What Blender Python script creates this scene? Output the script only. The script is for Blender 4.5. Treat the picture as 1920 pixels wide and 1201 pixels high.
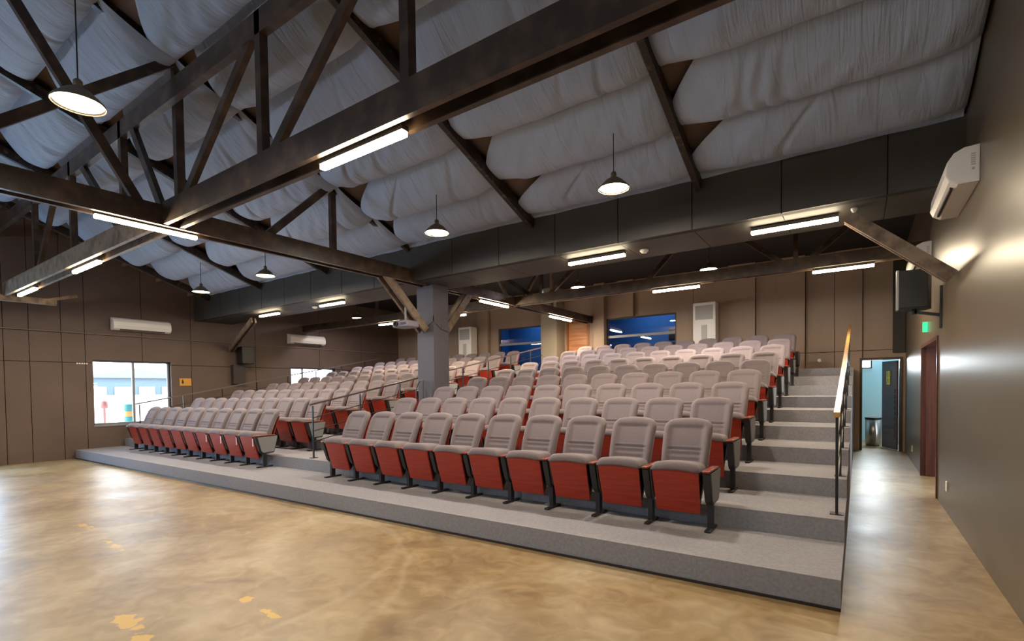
import bpy, bmesh, math, random
from mathutils import Vector, Matrix
random.seed(4)
for o in list(bpy.data.objects): bpy.data.objects.remove(o)
sc = bpy.context.scene
COL = sc.collection
PI = math.pi

# ------------------------------------------------------------------ camera
YAW, PITCH, ROLL = map(math.radians, (34.448, -1.507, -0.736))
F = Vector((-math.sin(YAW)*math.cos(PITCH), math.cos(YAW)*math.cos(PITCH), math.sin(PITCH)))
R = Vector((math.cos(YAW), math.sin(YAW), 0)); U = R.cross(F)
R2 = R*math.cos(ROLL)+U*math.sin(ROLL); U2 = U*math.cos(ROLL)-R*math.sin(ROLL)
cd = bpy.data.cameras.new('camera'); cam = bpy.data.objects.new('camera', cd); COL.objects.link(cam)
M = Matrix(((R2.x, U2.x, -F.x, 0), (R2.y, U2.y, -F.y, 0), (R2.z, U2.z, -F.z, 1.5), (0, 0, 0, 1)))
cam.matrix_world = M
cd.sensor_width = 36; cd.lens = 947.485/1920*36; cd.shift_y = (753.61-600.5)/1920
cd.clip_start = 0.05; cd.clip_end = 300
sc.camera = cam
# ------------------------------------------------------------------ view + world
sc.view_settings.view_transform = 'Standard'; sc.view_settings.look = 'None'
sc.view_settings.gamma = 1; sc.view_settings.use_curve_mapping = False
sc.view_settings.exposure = 0.55
w = bpy.data.worlds.new('sky'); sc.world = w; w.use_nodes = True
w.node_tree.nodes['Background'].inputs[0].default_value = (0.80, 0.90, 1.0, 1)
w.node_tree.nodes['Background'].inputs[1].default_value = 6.5

def area(name, loc, rot, sx, sy, power, color, parent=None, shape='RECTANGLE', spread=PI):
    l = bpy.data.lights.new(name, 'AREA'); l.shape = shape; l.size = sx
    if shape in ('RECTANGLE', 'ELLIPSE'): l.size_y = sy
    l.energy = power; l.color = color; l.spread = spread
    o = bpy.data.objects.new(name, l); COL.objects.link(o); o.location = loc; o.rotation_euler = rot
    if parent: o.parent = parent
    return o
DAY = (0.66, 0.83, 1.0); WARM = (1.0, 0.82, 0.58); NEUT = (1.0, 0.88, 0.74)
# daylight through the windows of the wall behind the camera, the side window and the side rooms
area('daylight', (-10.6, -4.85, 3.05), (PI/2, 0, 0), 5.0, .65, 30, (.55, .76, 1))
area('daylight', (-3.6, -4.85, 3.05), (PI/2, 0, 0), 5.0, .65, 18, (.55, .76, 1))
area('daylight', (-15.0, 1.4, 1.6), (0, -PI/2, 0), 1.9, 2.2, 120, (.35, .65, 1))
area('daylight', (2.9, 9.6, 1.7), (0, PI/2, 0), 1.8, 1.6, 60, (0.8, 0.93, 1))
area('daylight', (0.4, 16.3, 2.2), (-PI/2, 0, 0), 0.9, 0.6, 75, (0.85, 0.95, 1))

# ------------------------------------------------------------------ materials
def lin(c): return tuple(((v/255+0.055)/1.055)**2.4 if v/255 > 0.04045 else v/255/12.92 for v in c)
def mat(name, c, rough=0.6, metal=0, c2=None, scale=(8, 8, 8), detail=4, bump=0, bscale=60, lo=0.35, hi=0.65, emit=None, spec=0.5, dist=0.0, coord='Object', sheen=0):
    m = bpy.data.materials.new(name); m.use_nodes = True
    nt = m.node_tree; b = nt.nodes['Principled BSDF']
    b.inputs['Roughness'].default_value = rough; b.inputs['Metallic'].default_value = metal
    b.inputs['Specular IOR Level'].default_value = spec
    if sheen: b.inputs['Sheen Weight'].default_value = sheen
    b.inputs['Base Color'].default_value = (*lin(c), 1)
    tc = nt.nodes.new('ShaderNodeTexCoord')
    src = tc.outputs[coord]
    if coord == 'World':
        pass
    if c2:
        mp = nt.nodes.new('ShaderNodeMapping'); mp.inputs['Scale'].default_value = scale
        nt.links.new(src, mp.inputs[0])
        n = nt.nodes.new('ShaderNodeTexNoise'); n.inputs['Scale'].default_value = 1; n.inputs['Detail'].default_value = detail
        n.inputs['Distortion'].default_value = dist
        nt.links.new(mp.outputs[0], n.inputs['Vector'])
        r = nt.nodes.new('ShaderNodeValToRGB'); r.color_ramp.elements[0].position = lo; r.color_ramp.elements[1].position = hi
        r.color_ramp.elements[0].color = (*lin(c), 1); r.color_ramp.elements[1].color = (*lin(c2), 1)
        nt.links.new(n.outputs[0], r.inputs[0]); nt.links.new(r.outputs[0], b.inputs['Base Color'])
    if bump:
        n2 = nt.nodes.new('ShaderNodeTexNoise'); n2.inputs['Scale'].default_value = bscale; n2.inputs['Detail'].default_value = 3
        nt.links.new(src, n2.inputs['Vector'])
        bp = nt.nodes.new('ShaderNodeBump'); bp.inputs['Strength'].default_value = bump; bp.inputs['Distance'].default_value = 0.01
        nt.links.new(n2.outputs[0], bp.inputs['Height']); nt.links.new(bp.outputs[0], b.inputs['Normal'])
    if emit:
        b.inputs['Emission Color'].default_value = (*emit[0], 1); b.inputs['Emission Strength'].default_value = emit[1]
    return m
fabric = mat('seat_fabric', (122, 110, 112), 0.9, c2=(114, 102, 104), scale=(90, 90, 90), bump=0.25, bscale=500, sheen=0.15)
redwood = mat('red_mahogany', (158, 46, 22), 0.38, c2=(136, 36, 17), scale=(3, 40, 40), detail=5)
redwood_arm = mat('red_armrest', (122, 50, 34), 0.35)
blackmetal = mat('black_metal', (30, 29, 29), 0.4, c2=(26, 26, 27))
darkplastic = mat('dark_plastic', (33, 31, 30), 0.45)
sidecloth = mat('side_panel_cloth', (128, 128, 130), 0.8)
carpet = mat('grey_carpet', (147, 144, 148), 0.95, c2=(134, 131, 135), scale=(40, 40, 40), bump=0.5, bscale=300)
wallm = mat('dark_wall_board', (98, 80, 70), 0.6, c2=(91, 74, 65), scale=(1.2, 1.2, 1.2), bump=0.05, bscale=40)
wallb = mat('back_wall_board', (162, 138, 118), 0.65, c2=(152, 129, 110), scale=(1.2, 1.2, 0.6))
walldark = mat('dark_strip_board', (44, 36, 26), 0.6)
gap = mat('seam_shadow_gap', (22, 20, 19), 0.8)
beige = mat('beige_pilaster', (140, 128, 112), 0.7)
rwall = mat('glossy_olive_paint', (96, 84, 68), 0.34, c2=(89, 77, 62), scale=(5, 0.6, 0.5), bump=0.04, bscale=14, spec=0.55)
fascia_m = mat('fascia_board', (62, 57, 51), 0.65, c2=(57, 52, 47), scale=(2, 2, 2), bump=0.1, bscale=80)
reardark = mat('rear_ceiling_paint', (36, 31, 34), 0.8)
colm = mat('grey_column_paint', (90, 85, 92), 0.6, c2=(84, 79, 86), scale=(2, 2, 1))
timber = mat('dark_oiled_timber', (56, 41, 30), 0.42, c2=(96, 76, 58), scale=(5, 5, 5), detail=8, lo=0.45, hi=0.75, bump=0.15, bscale=30)
timberl = mat('weathered_lit_timber', (132, 112, 92), 0.5, c2=(78, 60, 44), scale=(7, 7, 7), detail=8, lo=0.42, hi=0.72, bump=0.15, bscale=30)  # pale timber; on the long truss's left chord the paleness is painted-in light
rafterm = mat('black_rafter', (40, 28, 20), 0.5, c2=(104, 84, 60), scale=(14, 14, 14), detail=8, lo=0.55, hi=0.75)
whitep = mat('white_plastic', (236, 230, 222), 0.35)
whitel = mat('white_grille', (186, 180, 172), 0.4)
slot = mat('black_slot', (14, 14, 14), 0.5)
ledm = mat('led_diffuser', (255, 240, 210), 0.5, emit=((1, 0.82, 0.56), 48))
housing = mat('lamp_housing', (70, 62, 50), 0.4)
lampm = mat('lamp_glow', (255, 240, 210), 0.5, emit=((1, 0.93, 0.80), 10))
shadem = mat('enamel_shade', (96, 86, 66), 0.4)
cyanw = mat('pale_cyan_wall', (168, 194, 200), 0.7)
lightw = mat('light_room_wall', (196, 200, 200), 0.7)
bluew = mat('royal_blue_wall', (0, 84, 156), 0.6)
brownw = mat('brown_door_wood', (88, 48, 37), 0.35, c2=(68, 37, 30), scale=(30, 30, 1.5), detail=5)
frameb = mat('dark_door_frame', (62, 42, 26), 0.45)
purplew = mat('dark_slatted_door', (84, 66, 68), 0.5)
orangew = mat('orange_door_wood', (168, 104, 62), 0.45, c2=(196, 142, 98), scale=(1.5, 3, 14), detail=3)
steel = mat('brushed_steel', (150, 145, 140), 0.3, metal=0.9)
brass = mat('varnished_handrail', (196, 152, 92), 0.28, c2=(168, 120, 66), scale=(20, 1, 20))
signy = mat('orange_sign', (206, 146, 52), 0.5)
greenm = mat('exit_green', (30, 190, 110), 0.5, emit=((0.05, 0.7, 0.35), 0.8))
yelm = mat('yellow_sticker', (190, 190, 60), 0.6)
alu = mat('grey_window_frame', (128, 128, 130), 0.4)
redbit = mat('red_paint', (170, 110, 104), 0.5)
tealbit = mat('teal_paint', (60, 132, 134), 0.5)
orangebit = mat('orange_paint', (190, 142, 84), 0.5)
bluebld = mat('pale_blue_cladding', (88, 106, 116), 0.6)
greybld = mat('grey_cladding', (104, 110, 116), 0.6)
concrete_out = mat('white_yard_concrete', (225, 225, 225), 0.8)
# thin glass
glass = bpy.data.materials.new('window_glass'); glass.use_nodes = True
nt = glass.node_tree; nt.nodes.clear()
o_ = nt.nodes.new('ShaderNodeOutputMaterial'); mx = nt.nodes.new('ShaderNodeMixShader'); tr = nt.nodes.new('ShaderNodeBsdfTransparent'); gl = nt.nodes.new('ShaderNodeBsdfGlossy'); fr = nt.nodes.new('ShaderNodeFresnel')
gl.inputs['Roughness'].default_value = 0.01; fr.inputs[0].default_value = 1.5
nt.links.new(fr.outputs[0], mx.inputs[0]); nt.links.new(tr.outputs[0], mx.inputs[1]); nt.links.new(gl.outputs[0], mx.inputs[2]); nt.links.new(mx.outputs[0], o_.inputs[0])

# polished concrete floor: mottling, faint arcs, worn yellow paint
floorm = bpy.data.materials.new('polished_concrete'); floorm.use_nodes = True
def build_floor(m):
    nt = m.node_tree; N = nt.nodes.new; L = nt.links.new; b = nt.nodes['Principled BSDF']
    tc = N('ShaderNodeTexCoord')
    def noise(s, d=5, dist=0.0, sc3=None):
        n = N('ShaderNodeTexNoise'); n.inputs['Scale'].default_value = s; n.inputs['Detail'].default_value = d; n.inputs['Distortion'].default_value = dist
        if sc3:
            mp = N('ShaderNodeMapping'); mp.inputs['Scale'].default_value = sc3; L(tc.outputs['Object'], mp.inputs[0]); L(mp.outputs[0], n.inputs['Vector'])
        else: L(tc.outputs['Object'], n.inputs['Vector'])
        return n.outputs[0]
    def ramp(src, stops):
        r = N('ShaderNodeValToRGB'); e = r.color_ramp.elements
        for i, (p, c) in enumerate(stops):
            x = e[i] if i < 2 else e.new(p)
            x.position = p; x.color = (*lin(c), 1)
        L(src, r.inputs[0]); return r.outputs[0]
    def mix(f, a, c, mode='MIX'):
        x = N('ShaderNodeMix'); x.data_type = 'RGBA'; x.blend_type = mode
        if isinstance(f, float): x.inputs[0].default_value = f
        else: L(f, x.inputs[0])
        for s, k in ((a, 6), (c, 7)):
            if isinstance(s, tuple): x.inputs[k].default_value = (*lin(s), 1)
            else: L(s, x.inputs[k])
        return x.outputs[2]
    def math_(op, a, c=0.0, d=None):
        x = N('ShaderNodeMath'); x.operation = op
        for i, s in enumerate((a, c) if d is None else (a, c, d)):
            if isinstance(s, (int, float)): x.inputs[i].default_value = s
            else: L(s, x.inputs[i])
        return x.outputs[0]
    base = ramp(noise(0.9, 8, 0.6), [(0.34, (108, 82, 48)), (0.68, (170, 150, 118)), (0.5, (144, 116, 72))])
    fine = ramp(noise(5, 8, 1.2), [(0.35, (104, 86, 62)), (0.7, (174, 156, 126))])
    c = mix(0.36, base, fine)
    grey = ramp(noise(0.6, 4, 0.3), [(0.5, (0, 0, 0)), (0.72, (255, 255, 255))])
    g2 = math_('MULTIPLY', grey, 0.45)
    c = mix(g2, c, (150, 134, 112))
    sep = N('ShaderNodeSeparateXYZ'); L(tc.outputs['Object'], sep.inputs[0]); X, Y = sep.outputs[0], sep.outputs[1]
    wob = math_('MULTIPLY', math_('SUBTRACT', noise(1.6, 3), 0.5), 0.35)
    def ring(cx, cy, rad, wd):
        dx = math_('SUBTRACT', X, cx); dy = math_('SUBTRACT', Y, cy)
        d = math_('SQRT', math_('ADD', math_('MULTIPLY', dx, dx), math_('MULTIPLY', dy, dy)))
        e = math_('ABSOLUTE', math_('ADD', math_('SUBTRACT', d, rad), wob))
        return math_('SUBTRACT', 1.0, math_('MINIMUM', math_('DIVIDE', e, wd), 1.0))
    rg = math_('MULTIPLY', math_('MAXIMUM', ring(-5.0, 1.9, 1.95, 0.06), ring(-5.2, 0.9, 2.9, 0.05)), 0.22)
    c = mix(rg, c, (188, 172, 146))
    def blob(cx, cy, rx, ry):
        dx = math_('DIVIDE', math_('SUBTRACT', X, cx), rx); dy = math_('DIVIDE', math_('SUBTRACT', Y, cy), ry)
        d = math_('SQRT', math_('ADD', math_('MULTIPLY', dx, dx), math_('MULTIPLY', dy, dy)))
        return math_('MAXIMUM', math_('SUBTRACT', 1.0, d), 0.0)
    bl = None
    for a in ((-3.98, 1.27, .42, .16), (-3.62, 1.22, .35, .12), (-3.66, 1.88, .16, .1), (-3.28, 1.86, .2, .09), (-7.3, 1.95, .5, .12), (-6.1, 1.86, .5, .1), (-3.4, 1.1, .3, .1)):
        q = blob(*a); bl = q if bl is None else math_('MAXIMUM', bl, q)
    pn = noise(9, 4, 0.5)
    ym = math_('GREATER_THAN', math_('ADD', math_('MULTIPLY', bl, 0.5), pn), 0.83)
    ym = math_('MULTIPLY', ym, 0.8)
    c = mix(ym, c, (200, 158, 48))
    L(c, b.inputs['Base Color'])
    rr = N('ShaderNodeMapRange'); rr.inputs[3].default_value = 0.27; rr.inputs[4].default_value = 0.5
    b.inputs['Specular IOR Level'].default_value = 0.34; L(noise(1.3, 6), rr.inputs[0]); L(rr.outputs[0], b.inputs['Roughness'])
    bp = N('ShaderNodeBump'); bp.inputs['Strength'].default_value = 0.06; bp.inputs['Distance'].default_value = 0.02
    L(noise(3, 6, 0.5), bp.inputs['Height']); L(bp.outputs[0], b.inputs['Normal'])
build_floor(floorm)

# hung cloth: fine gathers running down the slope
cloth = bpy.data.materials.new('grey_ceiling_cloth'); cloth.use_nodes = True
def build_cloth(m):
    nt = m.node_tree; N = nt.nodes.new; L = nt.links.new; b = nt.nodes['Principled BSDF']
    b.inputs['Base Color'].default_value = (*lin((152, 161, 178)), 1); b.inputs['Roughness'].default_value = 0.75
    b.inputs['Sheen Weight'].default_value = 0.2
    tc = N('ShaderNodeTexCoord'); mp = N('ShaderNodeMapping'); mp.inputs['Scale'].default_value = (5, 0.9, 0.9); L(tc.outputs['Object'], mp.inputs[0])
    n = N('ShaderNodeTexNoise'); n.inputs['Scale'].default_value = 1.6; n.inputs['Detail'].default_value = 5; n.inputs['Distortion'].default_value = 1.1
    L(mp.outputs[0], n.inputs['Vector'])
    mp2 = N('ShaderNodeMapping'); mp2.inputs['Scale'].default_value = (26, 1.6, 1.6); mp2.inputs['Rotation'].default_value = (0, 0, .2); L(tc.outputs['Object'], mp2.inputs[0])
    n2 = N('ShaderNodeTexNoise'); n2.inputs['Scale'].default_value = 1; n2.inputs['Detail'].default_value = 3; n2.inputs['Distortion'].default_value = .8; L(mp2.outputs[0], n2.inputs['Vector'])
    n3 = N('ShaderNodeTexNoise'); n3.inputs['Scale'].default_value = .9; L(tc.outputs['Object'], n3.inputs['Vector'])
    mr = N('ShaderNodeMapRange'); mr.inputs[1].default_value = .45; mr.inputs[2].default_value = .65; L(n3.outputs[0], mr.inputs[0])
    mu = N('ShaderNodeMath'); mu.operation = 'MULTIPLY'; L(n2.outputs[0], mu.inputs[0]); L(mr.outputs[0], mu.inputs[1])
    ad = N('ShaderNodeMath'); ad.operation = 'MULTIPLY_ADD'; L(mu.outputs[0], ad.inputs[0]); ad.inputs[1].default_value = .7; L(n.outputs[0], ad.inputs[2])
    bp = N('ShaderNodeBump'); bp.inputs['Strength'].default_value = 0.5; bp.inputs['Distance'].default_value = 0.05
    L(ad.outputs[0], bp.inputs['Height']); L(bp.outputs[0], b.inputs['Normal'])
build_cloth(cloth)

# ------------------------------------------------------------------ helpers
def obj(name, bm, m, parent=None, smooth=False):
    me = bpy.data.meshes.new(name); bmesh.ops.recalc_face_normals(bm, faces=bm.faces); bm.to_mesh(me); bm.free()
    for x in (m if isinstance(m, (list, tuple)) else [m]): me.materials.append(x)
    if smooth:
        for p in me.polygons: p.use_smooth = True
    o = bpy.data.objects.new(name, me); COL.objects.link(o)
    if parent: o.parent = parent
    return o
def thing(name, label, cat, loc=(0, 0, 0), rotz=0, group=None):
    o = bpy.data.objects.new(name, None); COL.objects.link(o); o.location = loc; o.rotation_euler = (0, 0, rotz)
    o.empty_display_size = 0.1
    o['label'] = label; o['category'] = cat
    if group: o['group'] = group
    return o
def tag(o, label, cat, group=None):
    o['label'] = label; o['category'] = cat
    if group: o['group'] = group
    return o
def struct(name, bm, m, smooth=False, label=None):
    o = obj(name, bm, m, None, smooth); o['kind'] = 'structure'
    if label: o['label'] = label
    return o
def B(): return bmesh.new()
def box(bm, x0, x1, y0, y1, z0, z1, mi=0):
    vs = [bm.verts.new((x, y, z)) for x in (x0, x1) for y in (y0, y1) for z in (z0, z1)]
    for f in ((0, 1, 3, 2), (4, 6, 7, 5), (0, 4, 5, 1), (2, 3, 7, 6), (0, 2, 6, 4), (1, 5, 7, 3)):
        fc = bm.faces.new([vs[i] for i in f]); fc.material_index = mi
    return bm
def rbox(bm, x0, x1, y0, y1, z0, z1, r, seg=3):
    t = bmesh.new(); box(t, x0, x1, y0, y1, z0, z1)
    bmesh.ops.bevel(t, geom=list(t.edges), offset=r, segments=seg, affect='EDGES', profile=0.5)
    vm = {v: bm.verts.new(v.co) for v in t.verts}
    for f in t.faces: bm.faces.new([vm[v] for v in f.verts])
    t.free(); return bm
def bar(bm, p0, p1, w, h, side=None):
    """timber between two points; w across, h in the upright plane"""
    p0, p1 = Vector(p0), Vector(p1); d = (p1-p0).normalized()
    s = Vector(side) if side else d.cross(Vector((0, 0, 1)))
    if s.length < 1e-4: s = Vector((1, 0, 0))
    s = (s-d*s.dot(d)).normalized(); u = s.cross(d).normalized()
    vs = []
    for p in (p0, p1):
        for a, c in ((-1, -1), (1, -1), (1, 1), (-1, 1)): vs.append(bm.verts.new(p+s*a*w/2+u*c*h/2))
    for f in ((0, 1, 2, 3), (7, 6, 5, 4), (0, 4, 5, 1), (1, 5, 6, 2), (2, 6, 7, 3), (3, 7, 4, 0)): bm.faces.new([vs[i] for i in f])
    return bm
def tube(bm, pts, r, n=10, cap=True):
    pts = [Vector(p) for p in pts]; rings = []
    for i, p in enumerate(pts):
        d = (pts[min(i+1, len(pts)-1)]-pts[max(i-1, 0)]).normalized()
        a = d.cross(Vector((0, 0, 1)))
        if a.length < 1e-3: a = Vector((1, 0, 0))
        a.normalize(); c = d.cross(a)
        rings.append([bm.verts.new(p+(a*math.cos(2*PI*k/n)+c*math.sin(2*PI*k/n))*r) for k in range(n)])
    for q, s in zip(rings, rings[1:]):
        for k in range(n): bm.faces.new((q[k], q[(k+1) % n], s[(k+1) % n], s[k]))
    if cap: bm.faces.new(rings[0]); bm.faces.new(rings[-1])
    return bm
def lathe(bm, prof, n=32, c=(0, 0, 0)):
    rings = []
    for r, z in prof:
        if r < 1e-5: rings.append([bm.verts.new((c[0], c[1], c[2]+z))])
        else: rings.append([bm.verts.new((c[0]+r*math.cos(2*PI*k/n), c[1]+r*math.sin(2*PI*k/n), c[2]+z)) for k in range(n)])
    for q, s in zip(rings, rings[1:]):
        for k in range(n):
            v = [q[k % len(q)], q[(k+1) % len(q)], s[(k+1) % len(s)], s[k % len(s)]]
            u = []
            for x in v:
                if x not in u: u.append(x)
            if len(u) > 2: bm.faces.new(u)
    return bm
def prism(bm, poly, axis, a, b, mi=0):
    """extrude 2D polygon along axis from a to b"""
    def P(u, v, t): return {'x': (t, u, v), 'y': (u, t, v), 'z': (u, v, t)}[axis]
    A = [bm.verts.new(P(u, v, a)) for u, v in poly]; Bv = [bm.verts.new(P(u, v, b)) for u, v in poly]
    n = len(poly)
    for fs in [A, Bv]+[(A[i], A[(i+1) % n], Bv[(i+1) % n], Bv[i]) for i in range(n)]:
        bm.faces.new(fs).material_index = mi
    return bm
def wallgrid(axis, c0, c1, us, vs, holes=(), seam_u=(), seam_v=(), g=0.006, depth=None):
    """boarded wall normal to axis between c0 (face) and c1 (rear); seams are real 6 mm gaps over a dark backing"""
    bm = B(); back = c0+(c1-c0)*0.25
    def cell(u0, u1, v0, v1, a, b, mi):
        a, b = min(a, b), max(a, b)
        if axis == 'x': box(bm, a, b, u0, u1, v0, v1, mi)
        else: box(bm, u0, u1, a, b, v0, v1, mi)
    U_ = sorted(set(us) | set(seam_u)); V_ = sorted(set(vs) | set(seam_v))
    for i in range(len(U_)-1):
        for j in range(len(V_)-1):
            um, vm = (U_[i]+U_[i+1])/2, (V_[j]+V_[j+1])/2
            if any(h[0] < um < h[1] and h[2] < vm < h[3] for h in holes): continue
            u0 = U_[i]+(g if U_[i] in seam_u else 0); u1 = U_[i+1]-(g if U_[i+1] in seam_u else 0)
            v0 = V_[j]+(g if V_[j] in seam_v else 0); v1 = V_[j+1]-(g if V_[j+1] in seam_v else 0)
            d = depth(um) if depth else 0
            cell(u0, u1, v0, v1, c0+d, back, 0); cell(U_[i], U_[i+1], V_[j], V_[j+1], back, c1, 1)
    return bm
ORD = ['first', 'second', 'third', 'fourth', 'fifth', 'sixth', 'seventh', 'eighth', 'ninth', 'tenth', 'eleventh', 'twelfth', 'thirteenth', 'fourteenth']
# ------------------------------------------------------------------ dimensions
XW, XL = 0.85, -15.13
XP = -0.09; Y1 = 3.946; T = 0.9736; R1 = 0.207; RS = 0.1834; YB = 14.1
YF = 6.6; ZF = 4.05; ZS = 3.45; SL = 0.357; YRG = 0.4
def roofz(y): return ZF+SL*(YF-y) if y > YRG else ZF+SL*(YF-YRG)-SL*(YRG-y)
XA = -6.77; YBT = 2.71

# ------------------------------------------------------------------ floor, walls
bm = B(); box(bm, -15.4, 4.0, -5.2, 17.2, -0.15, 0); struct('floor', bm, floorm)
W1 = (4.33, 6.0, 0.75, 2.33); W2 = (9.46, 11.16, 1.1, 2.29); W0 = (0.2, 2.55, 0.6, 2.6)
su = (-4.0, -2.4, 2.8, 3.21, 3.76, 4.19, 5.35, 6.5, 8.3, 10.52, 12.27); sv = (2.25, 2.93)
struct('wall_left', wallgrid('x', XL, XL-0.22, [-5, 14.3, *W1[:2], *W2[:2], *W0[:2]], [0, 7.0, *W1[2:], *W2[2:], *W0[2:]], [W1, W2, W0], su, sv), [wallm, gap])
su = (-2.5, 0, 2.5, 5.0, 7.5)
D2 = (8.52, 10.6, -0.1, 2.12)
struct('wall_right', wallgrid('x', XW, XW+0.2, [-5, 14.3, 8.52, 10.6], [0, 2.12, 7.0], [D2], (), ()), [rwall, gap])
# wall behind the camera, with two daylight windows
struct('wall_front', wallgrid('y', -5.0, -5.2, [XL, XW, -13.1, -8.1, -6.1, -1.1], [0, 2.7, 3.4, 7.0], [(-13.1, -8.1, 2.7, 3.4), (-6.1, -1.1, 2.7, 3.4)], (), ()), [wallm, gap])
# back wall
GL = (-10.2, -8.2, 1.9, 3.55); GR = (-6.22, -4.15, 1.9, 3.55); DM = (-7.55, -6.78, 1.858, 3.55); DE = (0.02, 0.80, -0.1, 2.1)
xs = (-14.2, -13.0, -11.9, -11.0, -10.55, -7.64, -6.55, -5.83, -5.34, -3.69, -2.79, -2.15, -1.66, -1.06, -0.47, 0.07)
prot = {(-14.2, -13.0): .1, (-11.9, -11.0): .0, (-11.0, -10.55): .14, (-6.55, -6.22): .18, (-5.83, -5.34): .12, (-3.69, -2.79): .0, (-2.15, -1.66): .0, (-2.79, -2.15): .10, (-1.66, -1.06): .12, (-0.47, .07): .05}
def bdepth(u):
    for (a, b), d in prot.items():
        if a < u < b: return -d
    return 0
struct('wall_back', wallgrid('y', YB, YB+0.2, [XL, XW, *GL[:2], *GR[:2], *DM[:2], *DE[:2]], [0, 6.5, *GL[2:], *DE[2:], 2.27, 1.858], [GL, GR, DM, DE], xs, (2.27,), depth=bdepth), [wallb, gap])
bm = B(); box(bm, 0.62, 0.84, YB-0.06, YB-0.005, 2.2, 4.6); struct('trim_2', bm, walldark)
bm = B(); box(bm, -8.2, -7.64, YB-0.5, YB-0.005, 1.858, 4.6)
struct('wall_pilaster', bm, beige)
# ceilings
bm = B(); box(bm, XL, XW+0.02, 7.6, 14.3, 4.6, 4.7); struct('ceiling_rear', bm, reardark)
bm = B()
prism(bm, [(YRG, roofz(YRG)+.14), (YF+.1, roofz(YF+.1)+.14), (YF+.1, roofz(YF+.1)+.24), (YRG, roofz(YRG)+.24)], 'x', XL-.1, XW+.1)
prism(bm, [(-5.1, roofz(-5.1)+.14), (YRG, roofz(YRG)+.14), (YRG, roofz(YRG)+.24), (-5.1, roofz(-5.1)+.24)], 'x', XL-.1, XW+.1)
box(bm, XL-.1, XW+.1, YF+.1, 7.65, 4.0, 4.75)
struct('ceiling_deck', bm, mat('brown_roof_deck', (128, 108, 98), .8))
# bulkhead: fascia + soffit
seams = (-14.6, -13.65, -12.7, -11.7, -10.75, -9.75, -8.7, -7.72, -5.73, -4.75, -3.72, -2.73, -1.74, -0.74, 0.24)
bm = B(); t_ = B()
ZO = ZS+.03
bm = wallgrid('y', YF, YF+0.12, [XL, XW], [ZO, ZF+.06], (), seams, ())
for a, b in zip((XL, *seams), (*seams, XW)): box(bm, a+.004, b-.004, YF+.12, 7.6, ZO, ZO+.02, 0)
box(bm, XL, XW, YF+.12, 7.6, ZO+.02, ZO+.05, 1); box(bm, XL, XW, 7.5, 7.6, ZO+.05, 4.62, 0)
struct('ceiling_bulkhead', bm, [fascia_m, gap])

# hung cloth ceiling
purl = [YF-0.12-0.735*i for i in range(18)]
raf = [-14.2, -11.7, -9.15, -6.65, -4.1, -1.65, XW-0.02]
def sag(x, y):
    # position inside bay and strip
    for a, b in zip(raf, raf[1:]):
        if a <= x <= b: u = (x-a)/(b-a); k = raf.index(a); break
    else: return 0
    v = (purl[0]-y)/0.735
    if v < 0: return 0.02
    i = int(v); v -= i
    rnd = random.Random(i*31+k*7); amp = rnd.uniform(.19, .26)*(.55 if i == 0 else 1); sk = rnd.uniform(.8, 1.25); ph = rnd.uniform(0, 6.28)
    e = min(1, u/.2)**.8*min(1, (1-u)/.10)**.5*(.85+.15*math.sin(PI*u))
    prof = (4*v*(1-v))**0.62*(1+0.5*(0.5-v))
    wr = 0.008*math.sin(u*46+3*math.sin(v*4+ph)+ph)*math.sin(PI*v)+0.012*math.sin(u*17+v*5+ph*2)*math.sin(PI*v)
    tuck = 0
    for q in range(rnd.choice((0, 1, 2, 3))):
        u0 = rnd.uniform(.2, .9)+.03*math.sin(v*3+ph); tuck += rnd.uniform(.02, .045)*math.exp(-((u-u0)/rnd.uniform(.008, .02))**2)*math.sin(PI*v)**.7
    return -(0.04+amp*e**(.75*sk))*prof*(1 if prof > 0 else 0)+wr*e-tuck*-1
bm = B()
def rows(rs):
    for r0, r1_ in zip(rs, rs[1:]):
        for i in range(len(r0)-1): bm.faces.new((r0[i], r0[i+1], r1_[i+1], r1_[i]))
for k, (a, b) in enumerate(zip(raf, raf[1:])):
    xsn = [a+1e-5+(b-a-2e-5)*i/88 for i in range(89)]
    # flat hem above the bulkhead, then one slack strip between every two purlins
    rows([[bm.verts.new((x, y, z+.004*math.sin(x*9))) for x in xsn] for y, z in ((YF-.006, ZF+.03), (YF-.02, ZF+.075), (YF-.135, roofz(YF-.135)+.045))])
    for i, y0 in enumerate(purl):
        rs = []; gw = random.Random(i*7+k*13).uniform(.35, .85)
        for j in range(15):
            v = j/14; y = y0-.735*v; g = gw*max(0, (v-.4)/.6)**1.3
            if y < -5: break
            rs.append([bm.verts.new((a+g+(x-a)*(1-g/(b-a)), y, roofz(y)+0.03+sag(x, y0-.735*min(max(v, .002), .998)))) for x in xsn])
        rows(rs)
struct('ceiling', bm, cloth, True)
bm = B()
for y in purl:
    bar(bm, (XL+.01, y-.02, roofz(y)+.085), (XW-.01, y-.02, roofz(y)+.085), .05, .08)
struct('ceiling_purlins', bm, timberl)

# ------------------------------------------------------------------ tiered platform
bm = B(); poly = [(Y1, 0), (Y1, R1)]
for k in range(1, 10): poly += [(Y1+k*T, R1+(k-1)*RS), (Y1+k*T, R1+k*RS)]
poly += [(YB-0.002, R1+9*RS), (YB-0.002, 0)]
prism(bm, poly, 'x', XL+0.003, XP)
struct('floor_tiers', bm, carpet)
bm = B(); box(bm, XL+.01, XP, Y1-.012, Y1-.001, 0.001, 0.02); struct('baseboard_platform', bm, darkplastic)

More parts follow.
